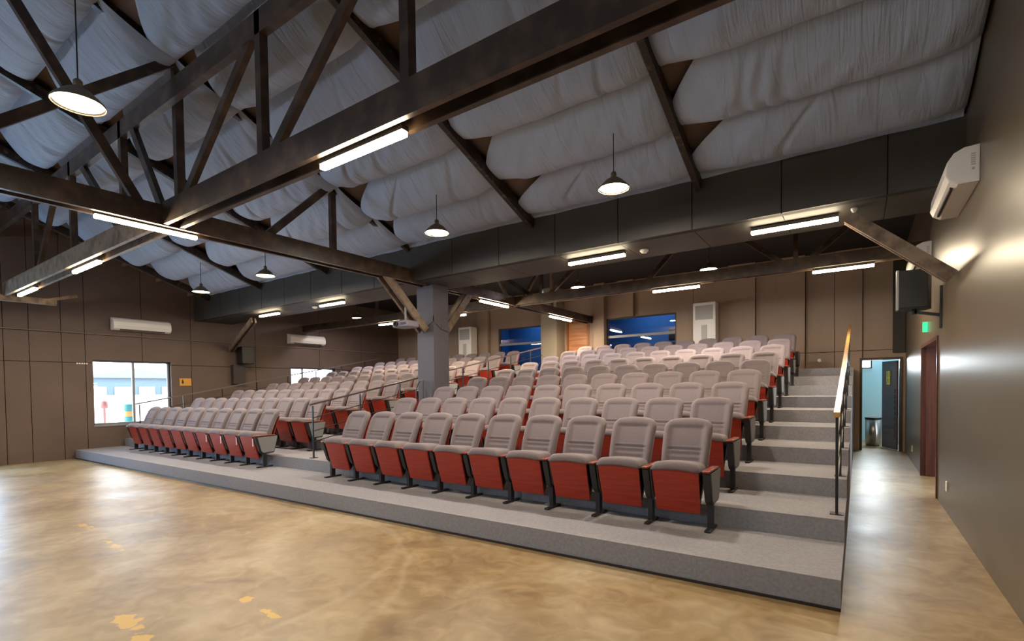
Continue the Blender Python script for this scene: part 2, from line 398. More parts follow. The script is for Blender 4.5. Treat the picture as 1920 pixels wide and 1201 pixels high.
# ------------------------------------------------------------------ column
CX0, CX1, CY0, CY1 = -6.98, -6.56, 7.0, 7.42
pil = thing('column', 'square grey painted column in the middle aisle carrying the roof truss', 'column', ((CX0+CX1)/2, (CY0+CY1)/2, R1+3*RS))
def plocal(p): return p
def child(o, parent):
    """keep world placement when parenting under an unrotated empty"""
    for v in o.data.vertices: v.co -= Vector(parent.location)
    o.parent = parent; return o
bm = B(); box(bm, CX0, CX1, CY0, CY1, R1+3*RS, ZS+.029)
child(obj('shaft', bm, colm), pil)
bm = B(); g = .012; zig = [0, .09, .0, .1]
def zigface(pts): 
    for (a, b) in zip(pts, pts[1:]):
        vs = [bm.verts.new((a[0], a[1], a[2]-.05)), bm.verts.new((b[0], b[1], b[2]-.05)), bm.verts.new((b[0], b[1], b[2]+.05)), bm.verts.new((a[0], a[1], a[2]+.05))]
        bm.faces.new(vs)
zigface([(CX0-g, CY0-g, 2.72), (CX0+.1, CY0-g, 2.68), (CX0+.22, CY0-g, 2.72), (CX1+g, CY0-g, 2.84), (CX1+g, CY0+.2, 2.7), (CX1+g, CY1+g, 2.66)])
zs_ = obj('steel_strap', bm, mat('mauve_steel', (84, 76, 84), .5)); child(zs_, pil)
md = zs_.modifiers.new('s', 'SOLIDIFY'); md.thickness = .01

# ------------------------------------------------------------------ trusses
def part(name, bm, m, th, smooth=False): return child(obj(name, bm, m, None, smooth), th)
H2 = 0.235
ta = thing('roof_truss', 'dark timber truss running from the foreground back to the grey column', 'roof truss', (XA, 7.0, ZS))
for s in (-1, 1):
    bm = B(); bar(bm, (XA+s*.085, -4.9, ZS+H2/2), (XA+s*.085, 7.6, ZS+H2/2), .05, H2, (1, 0, 0)); part('bottom_chord', bm, timber, ta)
zt = lambda y: 4.06+SL*(6.93-y)-.07
bm = B(); bar(bm, (XA, YRG, zt(YRG)), (XA, 7.0, zt(7.0)), .07, .17, (1, 0, 0)); part('top_chord', bm, rafterm, ta)
bm = B(); bar(bm, (XA, YRG, zt(YRG)), (XA, -4.9, zt(YRG)-SL*5.3), .07, .17, (1, 0, 0)); part('top_chord', bm, rafterm, ta)
bm = B(); bar(bm, (XA, 2.84, ZS+.1), (XA, 2.84, zt(2.84)), .09, .09, (1, 0, 0)); part('post', bm, timber, ta)
bm = B(); bar(bm, (XA, 4.99, ZS+.1), (XA, 4.99, zt(4.99)), .07, .09, (1, 0, 0)); part('post', bm, timber, ta)
bm = B(); bar(bm, (XA, 0.4, ZS+.1), (XA, 0.4, zt(.4)), .07, .09, (1, 0, 0)); part('post', bm, timber, ta)
for p, q in (((3.9, ZS+.2), (4.93, zt(4.93)-.05)), ((2.42, ZS+.2), (1.05, 5.95)), ((0.72, 3.6), (2.8, 5.46))):
    bm = B(); bar(bm, (XA, *p), (XA, *q), .06, .10, (1, 0, 0)); part('diagonal_brace', bm, timber, ta)
# knee braces at the column
for y0, z0, y1, z1 in ((6.95, 2.62, 5.98, 3.50), (7.47, 2.62, 8.42, 3.66)):
    for s in (-1, 1):
        bm = B(); bar(bm, (XA+s*.075, y0, z0), (XA+s*.075, y1, z1), .045, .15, (1, 0, 0)); part('knee_brace', bm, timberl, ta)

tb = thing('roof_truss', 'long timber truss crossing the hall from upper right to the left wall', 'roof truss', (-6.5, YBT, ZS))
for s in (-1, 1):
    for x0, x1 in ((-13.9, XA-.115), (XA+.115, XW-.01)):
        bm = B(); bar(bm, (x0, YBT+s*.085, ZS+H2/2+.02), (x1, YBT+s*.085, ZS+H2/2+.02), .05, H2+.02, (0, 1, 0)); part('bottom_chord', bm, timberl if x1 < -6.8 else timber, tb)  # left chord gets the paler timber: light falling there is put into its colour
bm = B(); bar(bm, (XL+.05, YBT, 4.99), (XW-.01, YBT, 4.99), .08, .22, (0, 1, 0)); part('top_chord', bm, timber, tb)
for x in (-0.75, -2.75, -4.7, -8.08, -10.1, -12.1):
    bm = B(); bar(bm, (x, YBT, ZS+.1), (x, YBT, 5.1), .09, .08, (1, 0, 0)); part('post', bm, timber, tb)
for (a, za), (b, zb) in (((-6.45, 3.62), (-4.78, 4.98)), ((-4.62, 3.66), (-2.98, 4.98)), ((-7.78, 5.0), (-6.95, 3.75)), ((-9.8, 5.08), (-8.22, 3.7)), ((-12.0, 3.7), (-10.75, 4.98)), ((-2.65, 4.98), (-0.9, 3.66))):
    bm = B(); bar(bm, (a, YBT, za), (b, YBT, zb), .06, .10, (0, 1, 0)); part('diagonal_brace', bm, timber, tb)
# stub beam at the far end of that truss
bm = B(); bar(bm, (-13.92, 1.2, ZS-.02), (-13.92, 3.4, ZS-.02), .12, .12); bar(bm, (-13.92, 3.2, ZS), (-13.92, 3.75, 3.62), .05, .06)
tag(obj('timber_beam', bm, timberl), 'short pale timber beam at the far left under the end of the long truss', 'beam')

# rear truss behind the bulkhead
tr_ = thing('roof_truss', 'low timber truss crossing the rear hall above the upper rows', 'roof truss', (-6.77, 10.0, ZS))
for s in (-1, 1):
    bm = B(); bar(bm, (XL+.02, 10.0+s*.08, ZS+.11), (XW-.01, 10.0+s*.08, ZS+.11), .05, .2, (0, 1, 0)); part('bottom_chord', bm, timber if s < 0 else timberl, tr_)
for x in (-0.9, -6.0, -11.6):
    bm = B(); bar(bm, (x, 10.0, ZS+.05), (x, 10.0, 4.58), .07, .07, (1, 0, 0)); part('post', bm, timber, tr_)
for a, b in ((-6.1, -7.6), (-5.9, -4.6), (-1.0, -2.2), (-0.8, .4), (-3.6, -2.6)):
    bm = B(); bar(bm, (a, 10.0, ZS+.1), (b, 10.0, 4.55), .06, .08, (0, 1, 0)); part('diagonal_brace', bm, timber, tr_)
tr2 = thing('roof_truss', 'timber truss running from the column to the back wall', 'roof truss', (XA, 10.0, ZS))
for s in (-1, 1):
    bm = B(); bar(bm, (XA+s*.085, 7.62, ZS+.11), (XA+s*.085, 14.08, ZS+.11), .05, .2, (1, 0, 0)); part('bottom_chord', bm, timber, tr2)
for y in (8.5, 11.8):
    bm = B(); bar(bm, (XA, y, ZS+.05), (XA, y, 4.58), .07, .07, (1, 0, 0)); part('post', bm, timberl, tr2)
for a, b in ((9.8, 8.9), (10.3, 11.2)):
    bm = B(); bar(bm, (XA, a, ZS+.1), (XA, b, 4.55), .06, .08, (1, 0, 0)); part('diagonal_brace', bm, timberl, tr2)

# rafters
pos = {-14.2: 'dark timber rafter at the far left edge of the hung cloth ceiling', -11.7: 'dark rafter between cloth bays, second from the far left wall',
       -9.15: 'dark rafter between cloth bays just left of the column truss', -4.1: 'dark rafter between cloth bays just right of the column truss',
       -1.65: 'dark rafter between cloth bays nearest the right wall'}
for x, lb in pos.items():
    bm = B(); bar(bm, (x, YRG, roofz(YRG)-.06), (x, 6.585, roofz(6.585)-.06), .07, .15, (1, 0, 0)); bar(bm, (x, YRG, roofz(YRG)-.06), (x, -4.9, roofz(-4.9)-.03), .07, .15, (1, 0, 0))
    tag(obj('rafter', bm, rafterm), lb, 'rafter', 'rafters under the cloth ceiling')
# slanting side struts under the bulkhead
for (p, q, lb) in (((-0.10, 7.0, 3.40), (0.80, 7.0, 2.61), 'pale timber strut slanting down from bulkhead to the right wall'), ((-12.9, 7.05, 3.36), (-15.08, 7.55, 2.74), 'pale timber strut slanting down to the left wall above the speaker')):
    bm = B()
    for s in (-.05, .05): bar(bm, (p[0], p[1]+s, p[2]), (q[0], q[1]+s, q[2]), .04, .13, (0, 1, 0))
    tag(obj('timber_strut', bm, timberl), lb, 'strut')

# ------------------------------------------------------------------ lights
LEDP = 22
def led(x0, x1, y0, y1, z, label, group='LED strip lights', k=1.0):
    cx, cy = (x0+x1)/2, (y0+y1)/2; alongx = abs(x1-x0) > abs(y1-y0); Ln = max(abs(x1-x0), abs(y1-y0))
    t = thing('strip_light', label, 'light', (cx, cy, z), 0 if alongx else PI/2, group)
    bm = B(); box(bm, -Ln/2, Ln/2, -.035, .035, 0.012, .05); obj('housing', bm, housing, t)
    bm = B(); rbox(bm, -Ln/2, Ln/2, -.028, .028, -.028, .012, .01, 2); obj('diffuser', bm, ledm, t)
    area('strip_lamp', (0, 0, -.033), (0, 0, 0), Ln, .05, LEDP*Ln*k, WARM, t)
    return t
led(-3.80, -2.79, YBT, YBT, ZS-.03, 'long warm strip light under the foreground truss, at upper centre')
led(-10.15, -9.05, YBT, YBT, ZS-.03, 'strip light on pale left part of long truss, right of its neighbour')
led(-13.3, -12.2, YBT, YBT, ZS-.03, 'strip light at the far left end of the long truss')
led(-.3, .6, YBT, YBT, ZS-.03, 'strip light on the long truss beside the right wall, above the view')
led(XA, XA, 1.99, 3.01, ZS-.03, 'strip light under the column truss where the two front trusses cross')
led(XA, XA, 8.7, 9.75, ZS-.03, 'slanting strip light under the rear truss just right of the column', k=2.2)
led(XA, XA, 11.7, 12.9, ZS-.03, 'slanting strip light under the rear truss nearest the back wall', k=2.2)
for x0, x1, lb in ((-1.12, -.2, 'nearest the right wall'), (-3.7, -2.79, 'second from the right wall'), (-10.0, -9.16, 'second from the left wall'), (-12.5, -11.65, 'nearest the left wall')):
    led(x0, x1, 7.0, 7.0, ZS-.03, 'strip light under the dark bulkhead, '+lb)
for x0, x1, lb in ((-.65, .2, 'far right'), (-3.4, -2.5, 'second from right'), (-9.1, -8.25, 'just right of the column brace'), (-11.5, -10.7, 'left of the column')):
    led(x0, x1, 10.0, 10.0, ZS-.04, 'strip light under the rear truss above upper rows, '+lb, k=2.2)

def pendant(x, y, z, top, label, col=NEUT, p=50):
    t = thing('pendant_lamp', label, 'lamp', (x, y, z), 0, 'pendant lamps')
    bm = B(); lathe(bm, [(.168, 0), (.172, .004), (.165, .02), (.09, .095), (.035, .13), (.03, .135), (.03, .13), (.085, .088), (.16, .012), (.168, 0)], 36); obj('shade', bm, shadem, t, True)
    bm = B(); lathe(bm, [(0, .19), (.018, .19), (.03, .175), (.03, .125), (0, .125)], 20); obj('socket', bm, shadem, t, True)
    bm = B(); lathe(bm, [(0, .03), (.10, .028), (.152, .014), (.152, .012), (0, .012)], 32); obj('diffuser', bm, lampm, t, True)
    bm = B(); tube(bm, [(0, 0, .185), (0, 0, top-z)], .005, 6); obj('cord', bm, blackmetal, t)
    area('pendant_light', (0, 0, .008), (0, 0, 0), .3, .3, p, col, t, 'DISK')
for x, lb in ((-2.25, 'cone pendant lamp at right, hung before the cloth ceiling above the right rows'), (-4.9, 'cone pendant lamp at centre, hung right of the column above the bulkhead edge'),
              (-9.29, 'cone pendant lamp left of the column, in front of the bulkhead'), (-11.85, 'cone pendant lamp farthest left in front of the bulkhead')):
    pendant(x, 5.33, 3.7, roofz(5.33)-.03, lb)
pendant(-4.9, 1.37, 3.7, roofz(1.37)-.05, 'large bright cone pendant lamp in the foreground at upper left', NEUT, 18)
for x, lb in ((-2.45, 'pendant lamp over the upper rows at right behind the bulkhead'), (-5.32, 'pendant lamp over the upper rows right of column behind the bulkhead'), (-13.1, 'pendant lamp behind the bulkhead at the far left')):
    pendant(x, 10.5, 3.8, 4.6, lb, (1, .93, .97), 36)

for x, y, r, lb in ((-2.56, 7.15, .06, 'white smoke detector on bulkhead soffit between two right strip lights'), (-10.5, 7.2, .06, 'white smoke detector on the bulkhead soffit left of the column'), (-.05, 6.92, .03, 'tiny white detector on the soffit above the right strut')):
    bm = B(); lathe(bm, [(0, -.045), (r*.6, -.045), (r*.75, -.03), (r, -.02), (r, 0), (0, 0)], 24, (x, y, ZS+.029)); tag(obj('smoke_detector', bm, whitep, None, True), lb, 'smoke detector')

# ------------------------------------------------------------------ auditorium seats
S = 0.5464
def backrest_bm():
    bm = B(); nu, nv = 26, 44
    def outline(v):  # half width at height v
        w = .212+.014*math.sin(PI*min(1, v*1.1)*.5)
        rt = .16
        if v > 1-rt: q = (v-(1-rt))/rt; w = w-.085*(1-math.sqrt(max(0, 1-q*q)))-.012*q
        if v < .05: w -= .01*(1-v/.05)
        return w
    def cy(v): return .262+.215*v-.022*math.sin(PI*v)
    def zz(v, u): return .47+.505*v+.012*(1-u*u)*(v > .9)*(v-.9)*10
    F_, K_ = [], []
    for j in range(nv+1):
        v = j/nv; w_ = outline(v); rf, rk = [], []
        for i in range(nu+1):
            u = -1+2*i/nu; x = w_*u
            ed = (1-abs(u)**7)**.6*min(1, (max(0, 1-v)/.05))**.5
            pad = .0
            s = max(0, min(1, (.72-abs(u))/.07))
            if .46 < v < .90: pad = .014*s*min(1, (v-.46)/.03, (.90-v)/.05)
            elif v <= .46: pad = s*(.010+.007*abs(math.sin((v/.46)*PI*4.5)))
            if .445 < v < .475: pad += .012*s
            side = .012*(1 if abs(u) > .72 else 0)*math.sin(PI*min(1, (abs(u)-.72)/.28))*min(1, (1-v)*6)
            rf.append(bm.verts.new((x, cy(v)-.028-.02*ed-side+pad*1.1, zz(v, u))))
            rk.append(bm.verts.new((x, cy(v)+.012+.030*ed, zz(v, u))))
        F_.append(rf); K_.append(rk)
    for G in (F_, K_):
        for j in range(nv):
            for i in range(nu): bm.faces.new((G[j][i], G[j][i+1], G[j+1][i+1], G[j+1][i]))
    loop = [(0, i) for i in range(nu+1)]+[(j, nu) for j in range(1, nv+1)]+[(nv, i) for i in range(nu-1, -1, -1)]+[(j, 0) for j in range(nv-1, 0, -1)]
    for a, b in zip(loop, loop[1:]+loop[:1]):
        bm.faces.new((F_[a[0]][a[1]], F_[b[0]][b[1]], K_[b[0]][b[1]], K_[a[0]][a[1]]))
    return bm
def cushion_bm():
    bm = B(); nu, nv = 20, 20; top, bot = [], []
    for j in range(nv+1):
        v = j/nv; a, b = [], []
        for i in range(nu+1):
            u = -1+2*i/nu
            ed = ((1-abs(u)**8)**.5)*min(1, max(0, (v)/.10))**.5*(min(1, max(0, (1-v)/.06)))**.5
            y = -.045+.37*v-.012*(1-u*u)*(1-v); arch = .02*(1-u*u)
            a.append(bm.verts.new((.216*u, y-.01, .545+.062*ed-.03*v+arch*(1-v*.5)))); b.append(bm.verts.new((.213*u, y, .530-.03*ed*.3-.035*v+arch*(1-v))))
        top.append(a); bot.append(b)
    for G in (top, bot):
        for j in range(nv):
            for i in range(nu): bm.faces.new((G[j][i], G[j][i+1], G[j+1][i+1], G[j+1][i]))
    n = nu; loop = [(0, i) for i in range(n+1)]+[(j, n) for j in range(1, n+1)]+[(n, i) for i in range(n-1, -1, -1)]+[(j, 0) for j in range(n-1, 0, -1)]
    for p, q in zip(loop, loop[1:]+loop[:1]): bm.faces.new((top[p[0]][p[1]], top[q[0]][q[1]], bot[q[0]][q[1]], bot[p[0]][p[1]]))
    return bm
def front_board_bm():
    bm = B(); n = 14; A = []
    for i in range(n+1):
        u = -1+2*i/n; bow = -.012*(1-u*u)
        A.append([bm.verts.new((.208*u, -.035+bow, .525+.02*(1-u*u))), bm.verts.new((.198*u, .075+bow, .145)), bm.verts.new((.198*u, .095+bow, .15)), bm.verts.new((.208*u, -.013+bow, .525+.02*(1-u*u)))])
    for a, b in zip(A, A[1:]):
        for k in range(4): bm.faces.new((a[k], b[k], b[(k+1) % 4], a[(k+1) % 4]))
    bm.faces.new(A[0]); bm.faces.new(A[-1][::-1])
    return bm
def add_stanchion(t, x):
    arm = [(-.035, .53), (.37, .54), (.372, .49), (.30, .24), (.085, .23), (.045, .27), (-.02, .47)]
    bm = B(); prism(bm, [(y, z) for y, z in arm], 'x', x-.030, x+.030); bmesh.ops.bevel(bm, geom=list(bm.edges), offset=.006, segments=2, affect='EDGES'); o1 = obj('arm_support', bm, darkplastic, t)
    bm = B(); sp = [(.005, .52), (.355, .53), (.355, .50), (.29, .262), (.105, .252), (.07, .28)]
    for s in (-1, 1): prism(bm, sp, 'x', x+s*.0285, x+s*.037)
    o2 = obj('side_panel', bm, sidecloth, t)
    bm = B(); rbox(bm, x-.033, x+.033, -.05, .33, .532, .556, .011, 3); o3 = obj('armrest', bm, redwood_arm, t, True)
    bm = B(); box(bm, x-.022, x+.022, .10, .165, .018, .25); o4 = obj('leg', bm, blackmetal, t)
    bm = B(); rbox(bm, x-.026, x+.026, -.005, .275, 0, .022, .006, 2); o5 = obj('foot_plate', bm, blackmetal, t)
def make_seat():
    t = thing('auditorium_seat', 'x', 'seat')
    obj('seat_cushion', cushion_bm(), fabric, t, True)
    obj('front_board', front_board_bm(), redwood, t)
    obj('backrest', backrest_bm(), fabric, t, True)
    bm = B(); prism(bm, [(.305, .42), (.325, .42), (.487, .86), (.467, .86)], 'x', -.19, .19); obj('back_shell', bm, redwood, t)
    bm = B(); prism(bm, [(.09, .16), (.11, .15), (.31, .40), (.33, .46), (.29, .46)], 'x', -.18, .18); obj('under_shell', bm, darkplastic, t)
    add_stanchion(t, S/2)
    return t
def copy_thing(src, label, group, loc):
    c = src.copy(); COL.objects.link(c); c.location = loc; c['label'] = label; c['group'] = group
    for ch in src.children:
        d = ch.copy(); COL.objects.link(d); d.parent = c
        for g_ in ch.children:
            e = g_.copy(); COL.objects.link(e); e.parent = d
    return c
seatA = make_seat()
seatL = make_seat(); add_stanchion(seatL, -S/2)       # closes the left end of a row
seatT = make_seat()                                   # one with a thin white strip painting in the side panel's glint
bm = B(); box(bm, S/2-.056, S/2-.036, -.038, -.034, .37, .5); obj('glint_strip', bm, whitep, seatT)
used = set(); Y0 = 4.61
def place(src, loc, label, group):
    if src.name not in used:
        used.add(src.name); src.location = loc; src['label'] = label; src['group'] = group; return src
    return copy_thing(src, label, group, loc)
for blk, xe, nm in (('R', -1.095, 'right'), ('L', -8.45, 'left')):
    for k in range(9):
        row = 'front' if k == 0 else ('top' if k == 8 else ORD[k])
        for i in range(10):
            x = xe-(i+.5)*S; side = ORD[i]
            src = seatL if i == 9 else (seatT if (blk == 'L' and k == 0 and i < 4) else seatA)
            where = {0: 'rightmost', 9: 'leftmost'}.get(i, side+' from right')
            place(src, (x, Y0+k*T, R1+k*RS), 'grey seat with red wood front, %s in %s row of %s block' % (where, row, nm), 'auditorium seats in the %s row of the %s block' % (row, nm))

# ------------------------------------------------------------------ handrails
def tz(y): return R1+max(0, min(9, math.floor((y-Y1)/T)))*RS
def rail(x, y0, y1, zb, label, wood, slope, hw=.05, posts=None):
    t = thing('handrail', label, 'handrail', (x, y0, tz(y0)))
    z1 = zb+slope*(y1-y0)
    bm = B(); bar(bm, (x, y0-.05, zb), (x, y1, z1), hw, hw); part('rail', bm, wood, t)
    for d in (.22, .44, .62):
        bm = B(); bar(bm, (x, y0, zb-d), (x, y1, z1-d), .012, .014); part('lower_bar', bm, blackmetal, t)
    for y in posts:
        zt_ = zb+slope*(y-y0)-.02
        bm = B(); bar(bm, (x, y, tz(y)), (x, y, zt_), .022, .022); box(bm, x-.05, x+.05, y-.05, y+.05, tz(y)+.0005, tz(y)+.008)
        part('post', bm, blackmetal, t)
rail(-.15, 5.13, 12.6, 1.245, 'black metal handrail with varnished wooden top along the right stairs', brass, .195, .045, [5.13+T*i for i in range(8)])
rail(-7.5, 5.06, 12.5, 1.28, 'thin dark metal handrail climbing the middle aisle steps', mat('dark_rail', (74, 60, 60), .35), .188, .03, [5.06+T*i for i in range(8)])
rail(-14.4, 4.97, 12.6, 1.25, 'thin dark metal handrail beside the left wall windows', mat('dark_rail2', (92, 84, 80), .35), .188, .03, [5.0+T*i for i in range(8)])
# hoop rail in front of the column
bm = B(); zc = tz(6.9)
tube(bm, [(-6.96, 6.9, zc+.45), (-6.93, 6.9, zc+.78), (-6.85, 6.9, zc+.91), (-6.75, 6.9, zc+.93), (-6.65, 6.9, zc+.8), (-6.6, 6.9, zc+.45)], .012, 8)
tube(bm, [(-6.76, 6.9, zc+.001), (-6.76, 6.9, zc+.93)], .014, 8)
tag(obj('hoop_rail', bm, mat('hoop_metal', (84, 78, 80), .4)), 'small hooped metal rail at the foot of the grey column', 'rail')

# ------------------------------------------------------------------ windows
def window_left(n, W, mull):
    y0, y1, z0, z1 = W; bm = B(); x0, x1 = XL-.20, XL-.14
    box(bm, x0, x1, y0, y1, z1-.045, z1); box(bm, x0, x1, y0, y1, z0, z0+.045)
    for y in (y0, y1-.04): box(bm, x0, x1, y, y+.04, z0+.045, z1-.045)
    for y in mull: box(bm, x0, x1, y-.025, y+.025, z0+.045, z1-.045)
    f = struct('window_%d' % n, bm, alu)
    bm = B(); box(bm, XL-.172, XL-.168, y0+.04, y1-.04, z0+.045, z1-.045); obj('pane', bm, glass, f)
    bm = B(); box(bm, XL-.14, XL+.02, y0-.02, y1+.02, z0-.035, z0-.001); obj('sill', bm, alu, f)
window_left(1, W1, [5.19]); window_left(2, W2, [9.95]); window_left(3, W0, [1.4])
for n, (a, b) in ((4, (-13.1, -8.1)), (5, (-6.1, -1.1))):
    bm = B(); 
    for x in (a, a+1.65, a+3.3, b-.05): box(bm, x, x+.05, -5.12, -5.06, 2.75, 3.35)
    box(bm, a, b, -5.12, -5.06, 2.7, 2.75); box(bm, a, b, -5.12, -5.06, 3.35, 3.4)
    f = struct('window_%d' % n, bm, alu)
# outside the left windows
bm = B(); box(bm, -80, XL-.23, -30, 60, -.5, -.3); struct('floor_yard', bm, concrete_out)
def bld(x0, x1, y0, y1, z1, m, label, nw):
    t = thing('warehouse', label, 'building', ((x0+x1)/2, (y0+y1)/2, -.3))
    bm = B(); box(bm, x0, x1, y0, y1, -.3, z1); part('walls', bm, m, t)
    bm = B(); prism(bm, [(y0-.3, z1), (y1+.3, z1), ((y0+y1)/2, z1+.7)], 'x', x0-.3, x1+.3); part('roof', bm, greybld, t)
    for i in range(nw):
        yy = y0+(y1-y0)*(i+.5)/nw
        bm = B(); box(bm, x1+.001, x1+.05, yy-.5, yy+.5, z1-1.6, z1-.6); part('window', bm, alu, t)
bld(-52, -42, 11.5, 17.2, 2.6, bluebld, 'pale blue low building in the yard, left part of window view', 4)
bld(-52, -42, 18, 25.5, 2.3, greybld, 'grey low building in the yard, right part of window view', 3)
bm = B(); box(bm, -40.2, -40, -20, 50, -.3, 1.42); tag(obj('boundary_wall', bm, concrete_out), 'low white boundary wall across the yard beyond the left windows', 'wall')
for z, h, m_, c, w_ in ((-.3, .91, concrete_out, 'tall white', 'lowest one'), (.61, .21, tealbit, 'blue green', 'above the white one'), (.82, .17, orangebit, 'orange', 'between two others'), (.99, .21, tealbit, 'blue green', 'topmost')):
    bm = B(); lathe(bm, [(0, z), (.11, z), (.125, z+.03), (.125, z+h-.03), (.11, z+h-.002), (0, z+h-.002)], 20, (-18, 5.98, 0))
    tag(obj('drum', bm, m_, None, True), '%s painted drum of the stack outside the large left window, %s' % (c, w_), 'drum')
bm = B(); lathe(bm, [(0, -.3), (.03, -.3), (.03, 1.08), (.09, 1.1), (.09, 1.28), (.05, 1.32), (0, 1.32)], 16, (-18, 5.38, 0)); tag(obj('bollard', bm, redbit, None, True), 'pink red post standing outside the large left window', 'post')

# ------------------------------------------------------------------ side room, end room, control rooms
bm = B(); box(bm, 3.05, 3.2, 7.6, 12, 0, 2.9); box(bm, 1.06, 3.2, 7.4, 7.6, 0, 2.9); box(bm, 1.06, 3.2, 11.8, 12, 0, 2.9); box(bm, 1.06, 3.2, 7.4, 12, 2.9, 3.0)
struct('wall_side_room', bm, lightw)
dl = struct('door_1', box(B(), .90, 1.62, 10.50, 10.545, .01, 2.08), brownw)
bm = B(); box(bm, 1.50, 1.53, 10.44, 10.5, .95, 1.1); obj('door_handle', bm, steel, dl)
bm = B(); box(bm, XW-.015, XW+.215, 8.52, 8.57, 0.001, 2.12); box(bm, XW-.015, XW+.215, 10.55, 10.6, 0.001, 2.12); box(bm, XW-.015, XW+.215, 8.57, 10.55, 2.07, 2.12); struct('trim_3', bm, brownw)
# end room
bm = B(); box(bm, -1.6, -1.5, 14.3, 16.5, 0, 2.7); box(bm, 1.5, 1.6, 14.3, 16.5, 0, 2.7); box(bm, -1.6, 1.6, 16.4, 16.5, 0, 2.7); box(bm, -1.6, 1.6, 14.3, 16.5, 2.7, 2.8)
struct('wall_end_room', bm, cyanw)
bm = B(); box(bm, 0.02, 0.07, 14.05, 14.32, 0.001, 2.1); box(bm, 0.75, 0.80, 14.05, 14.32, 0.001, 2.1); box(bm, 0.07, 0.75, 14.05, 14.32, 2.05, 2.1)
struct('trim_4', bm, frameb)
ed = thing('door_2', 'x', 'x', (0.74, 14.3, 0.01)); ed['kind'] = 'structure'; del ed['label']; del ed['category']; ed.rotation_euler = (0, 0, math.radians(112))
bm = B(); box(bm, 0, .66, 0, .035, 0, 2.02); obj('leaf', bm, purplew, ed)
bm = B()
for k in range(9): box(bm, .06, .6, -.001+.035, .047, .25+k*.13, .34+k*.13)
obj('slats', bm, purplew, ed)
bm = B(); box(bm, .25, .45, .036, .042, 1.46, 1.80); st = obj('sticker', bm, purplew, ed)
bm = B(); 
for z_ in (1.48, 1.62, 1.76): box(bm, .27, .43, .042, .046, z_, z_+.025)
box(bm, .27, .295, .042, .046, 1.5, 1.78); box(bm, .405, .43, .042, .046, 1.5, 1.78); box(bm, .33, .37, .042, .046, 1.5, 1.78)
obj('yellow_mark', bm, yelm, st)
bn = thing('trash_bin', 'steel trash bin with black rim seen through the end door of the corridor', 'bin', (0.30, 15.2, 0))
bm = B(); lathe(bm, [(0, .01), (.14, .01), (.16, .02), (.165, .66), (.15, .66), (.13, .04), (0, .04)], 28); obj('body', bm, steel, bn, True)
bm = B(); lathe(bm, [(.145, .655), (.172, .655), (.175, .69), (.15, .70), (.145, .655)], 28); obj('rim', bm, blackmetal, bn, True)
bm = B(); box(bm, .0, .26, 16.36, 16.399, 1.95, 2.5); ew = struct('window_6', bm, mat('frosted_daylight', (240, 250, 255), .5, emit=((.9, .97, 1), 2.5)))
bm = B(); box(bm, -.03, .29, 16.34, 16.36, 1.92, 1.95); box(bm, .26, .29, 16.34, 16.36, 1.95, 2.5); obj('frame', bm, blackmetal, ew)
# control rooms
for n, (x0, x1, z0, z1) in ((7, GL), (8, GR)):
    bm = B(); y0 = YB+.2
    box(bm, x0-.6, x1+.6, y0+1.3, y0+1.4, 1.6, 4.2); box(bm, x0-.7, x0-.6, y0, y0+1.4, 1.6, 4.2); box(bm, x1+.6, x1+.7, y0, y0+1.4, 1.6, 4.2); box(bm, x0-.7, x1+.7, y0, y0+1.4, 4.2, 4.3); box(bm, x0-.7, x1+.7, y0, y0+1.4, 1.5, 1.6)
    struct('wall_control_room', bm, bluew)
    area('control_room_light', ((x0+x1)/2, y0+.7, 4.15), (0, 0, 0), 1.4, .2, 11, (.8, .9, 1))
    bm = B(); box(bm, x0, x1, YB+.02, YB+.08, z1-.04, z1); box(bm, x0, x1, YB+.02, YB+.08, z0, z0+.04)
    for x in (x0, x1-.04): box(bm, x, x+.04, YB+.02, YB+.08, z0+.04, z1-.04)
    f = struct('window_%d' % n, bm, frameb)
    bm = B(); box(bm, x0+.04, x1-.04, YB+.048, YB+.052, z0+.04, z1-.04); obj('pane', bm, glass, f)
    bm = B(); box(bm, x0+.04, x1-.04, YB+.02, YB+.045, 2.97, 3.04); obj('cross_bar', bm, alu, f)
oc = thing('office_chair', 'black office chair behind the right control room window', 'chair', (-4.35, 14.85, 1.6))
bm = B(); rbox(bm, -.24, .24, -.05, .04, 1.25, 1.6, .04); obj('headrest', bm, slot, oc, True)
bm = B(); rbox(bm, -.25, .25, -.04, .05, .6, 1.2, .04); obj('backrest', bm, slot, oc, True)
bm = B(); rbox(bm, -.26, .26, -.5, .02, .45, .56, .04); tube(bm, [(0, -.22, .0), (0, -.22, .46)], .03); obj('seat', bm, slot, oc)
bm = B(); 
for k in range(5): bar(bm, (0, -.22, .04), (.26*math.cos(k*2*PI/5), -.22+.26*math.sin(k*2*PI/5), .03), .04, .05)
obj('star_base', bm, slot, oc)
# wooden door in the back wall
d3 = struct('door_3', box(B(), -7.50, -6.83, YB+.03, YB+.07, 1.87, 3.50), orangew)
bm = B()
for k in range(7): box(bm, -7.34, -6.87, YB+.015, YB+.03, 1.95+k*.215, 2.14+k*.215)
obj('boards', bm, orangew, d3)
bm = B(); box(bm, -7.55, -7.50, YB-.02, YB+.08, 1.87, 3.55); box(bm, -6.83, -6.78, YB-.02, YB+.08, 1.87, 3.55); box(bm, -7.5, -6.83, YB-.02, YB+.08, 3.5, 3.55)
obj('door_frame', bm, mat('orange_frame', (150, 88, 46), .45), d3)

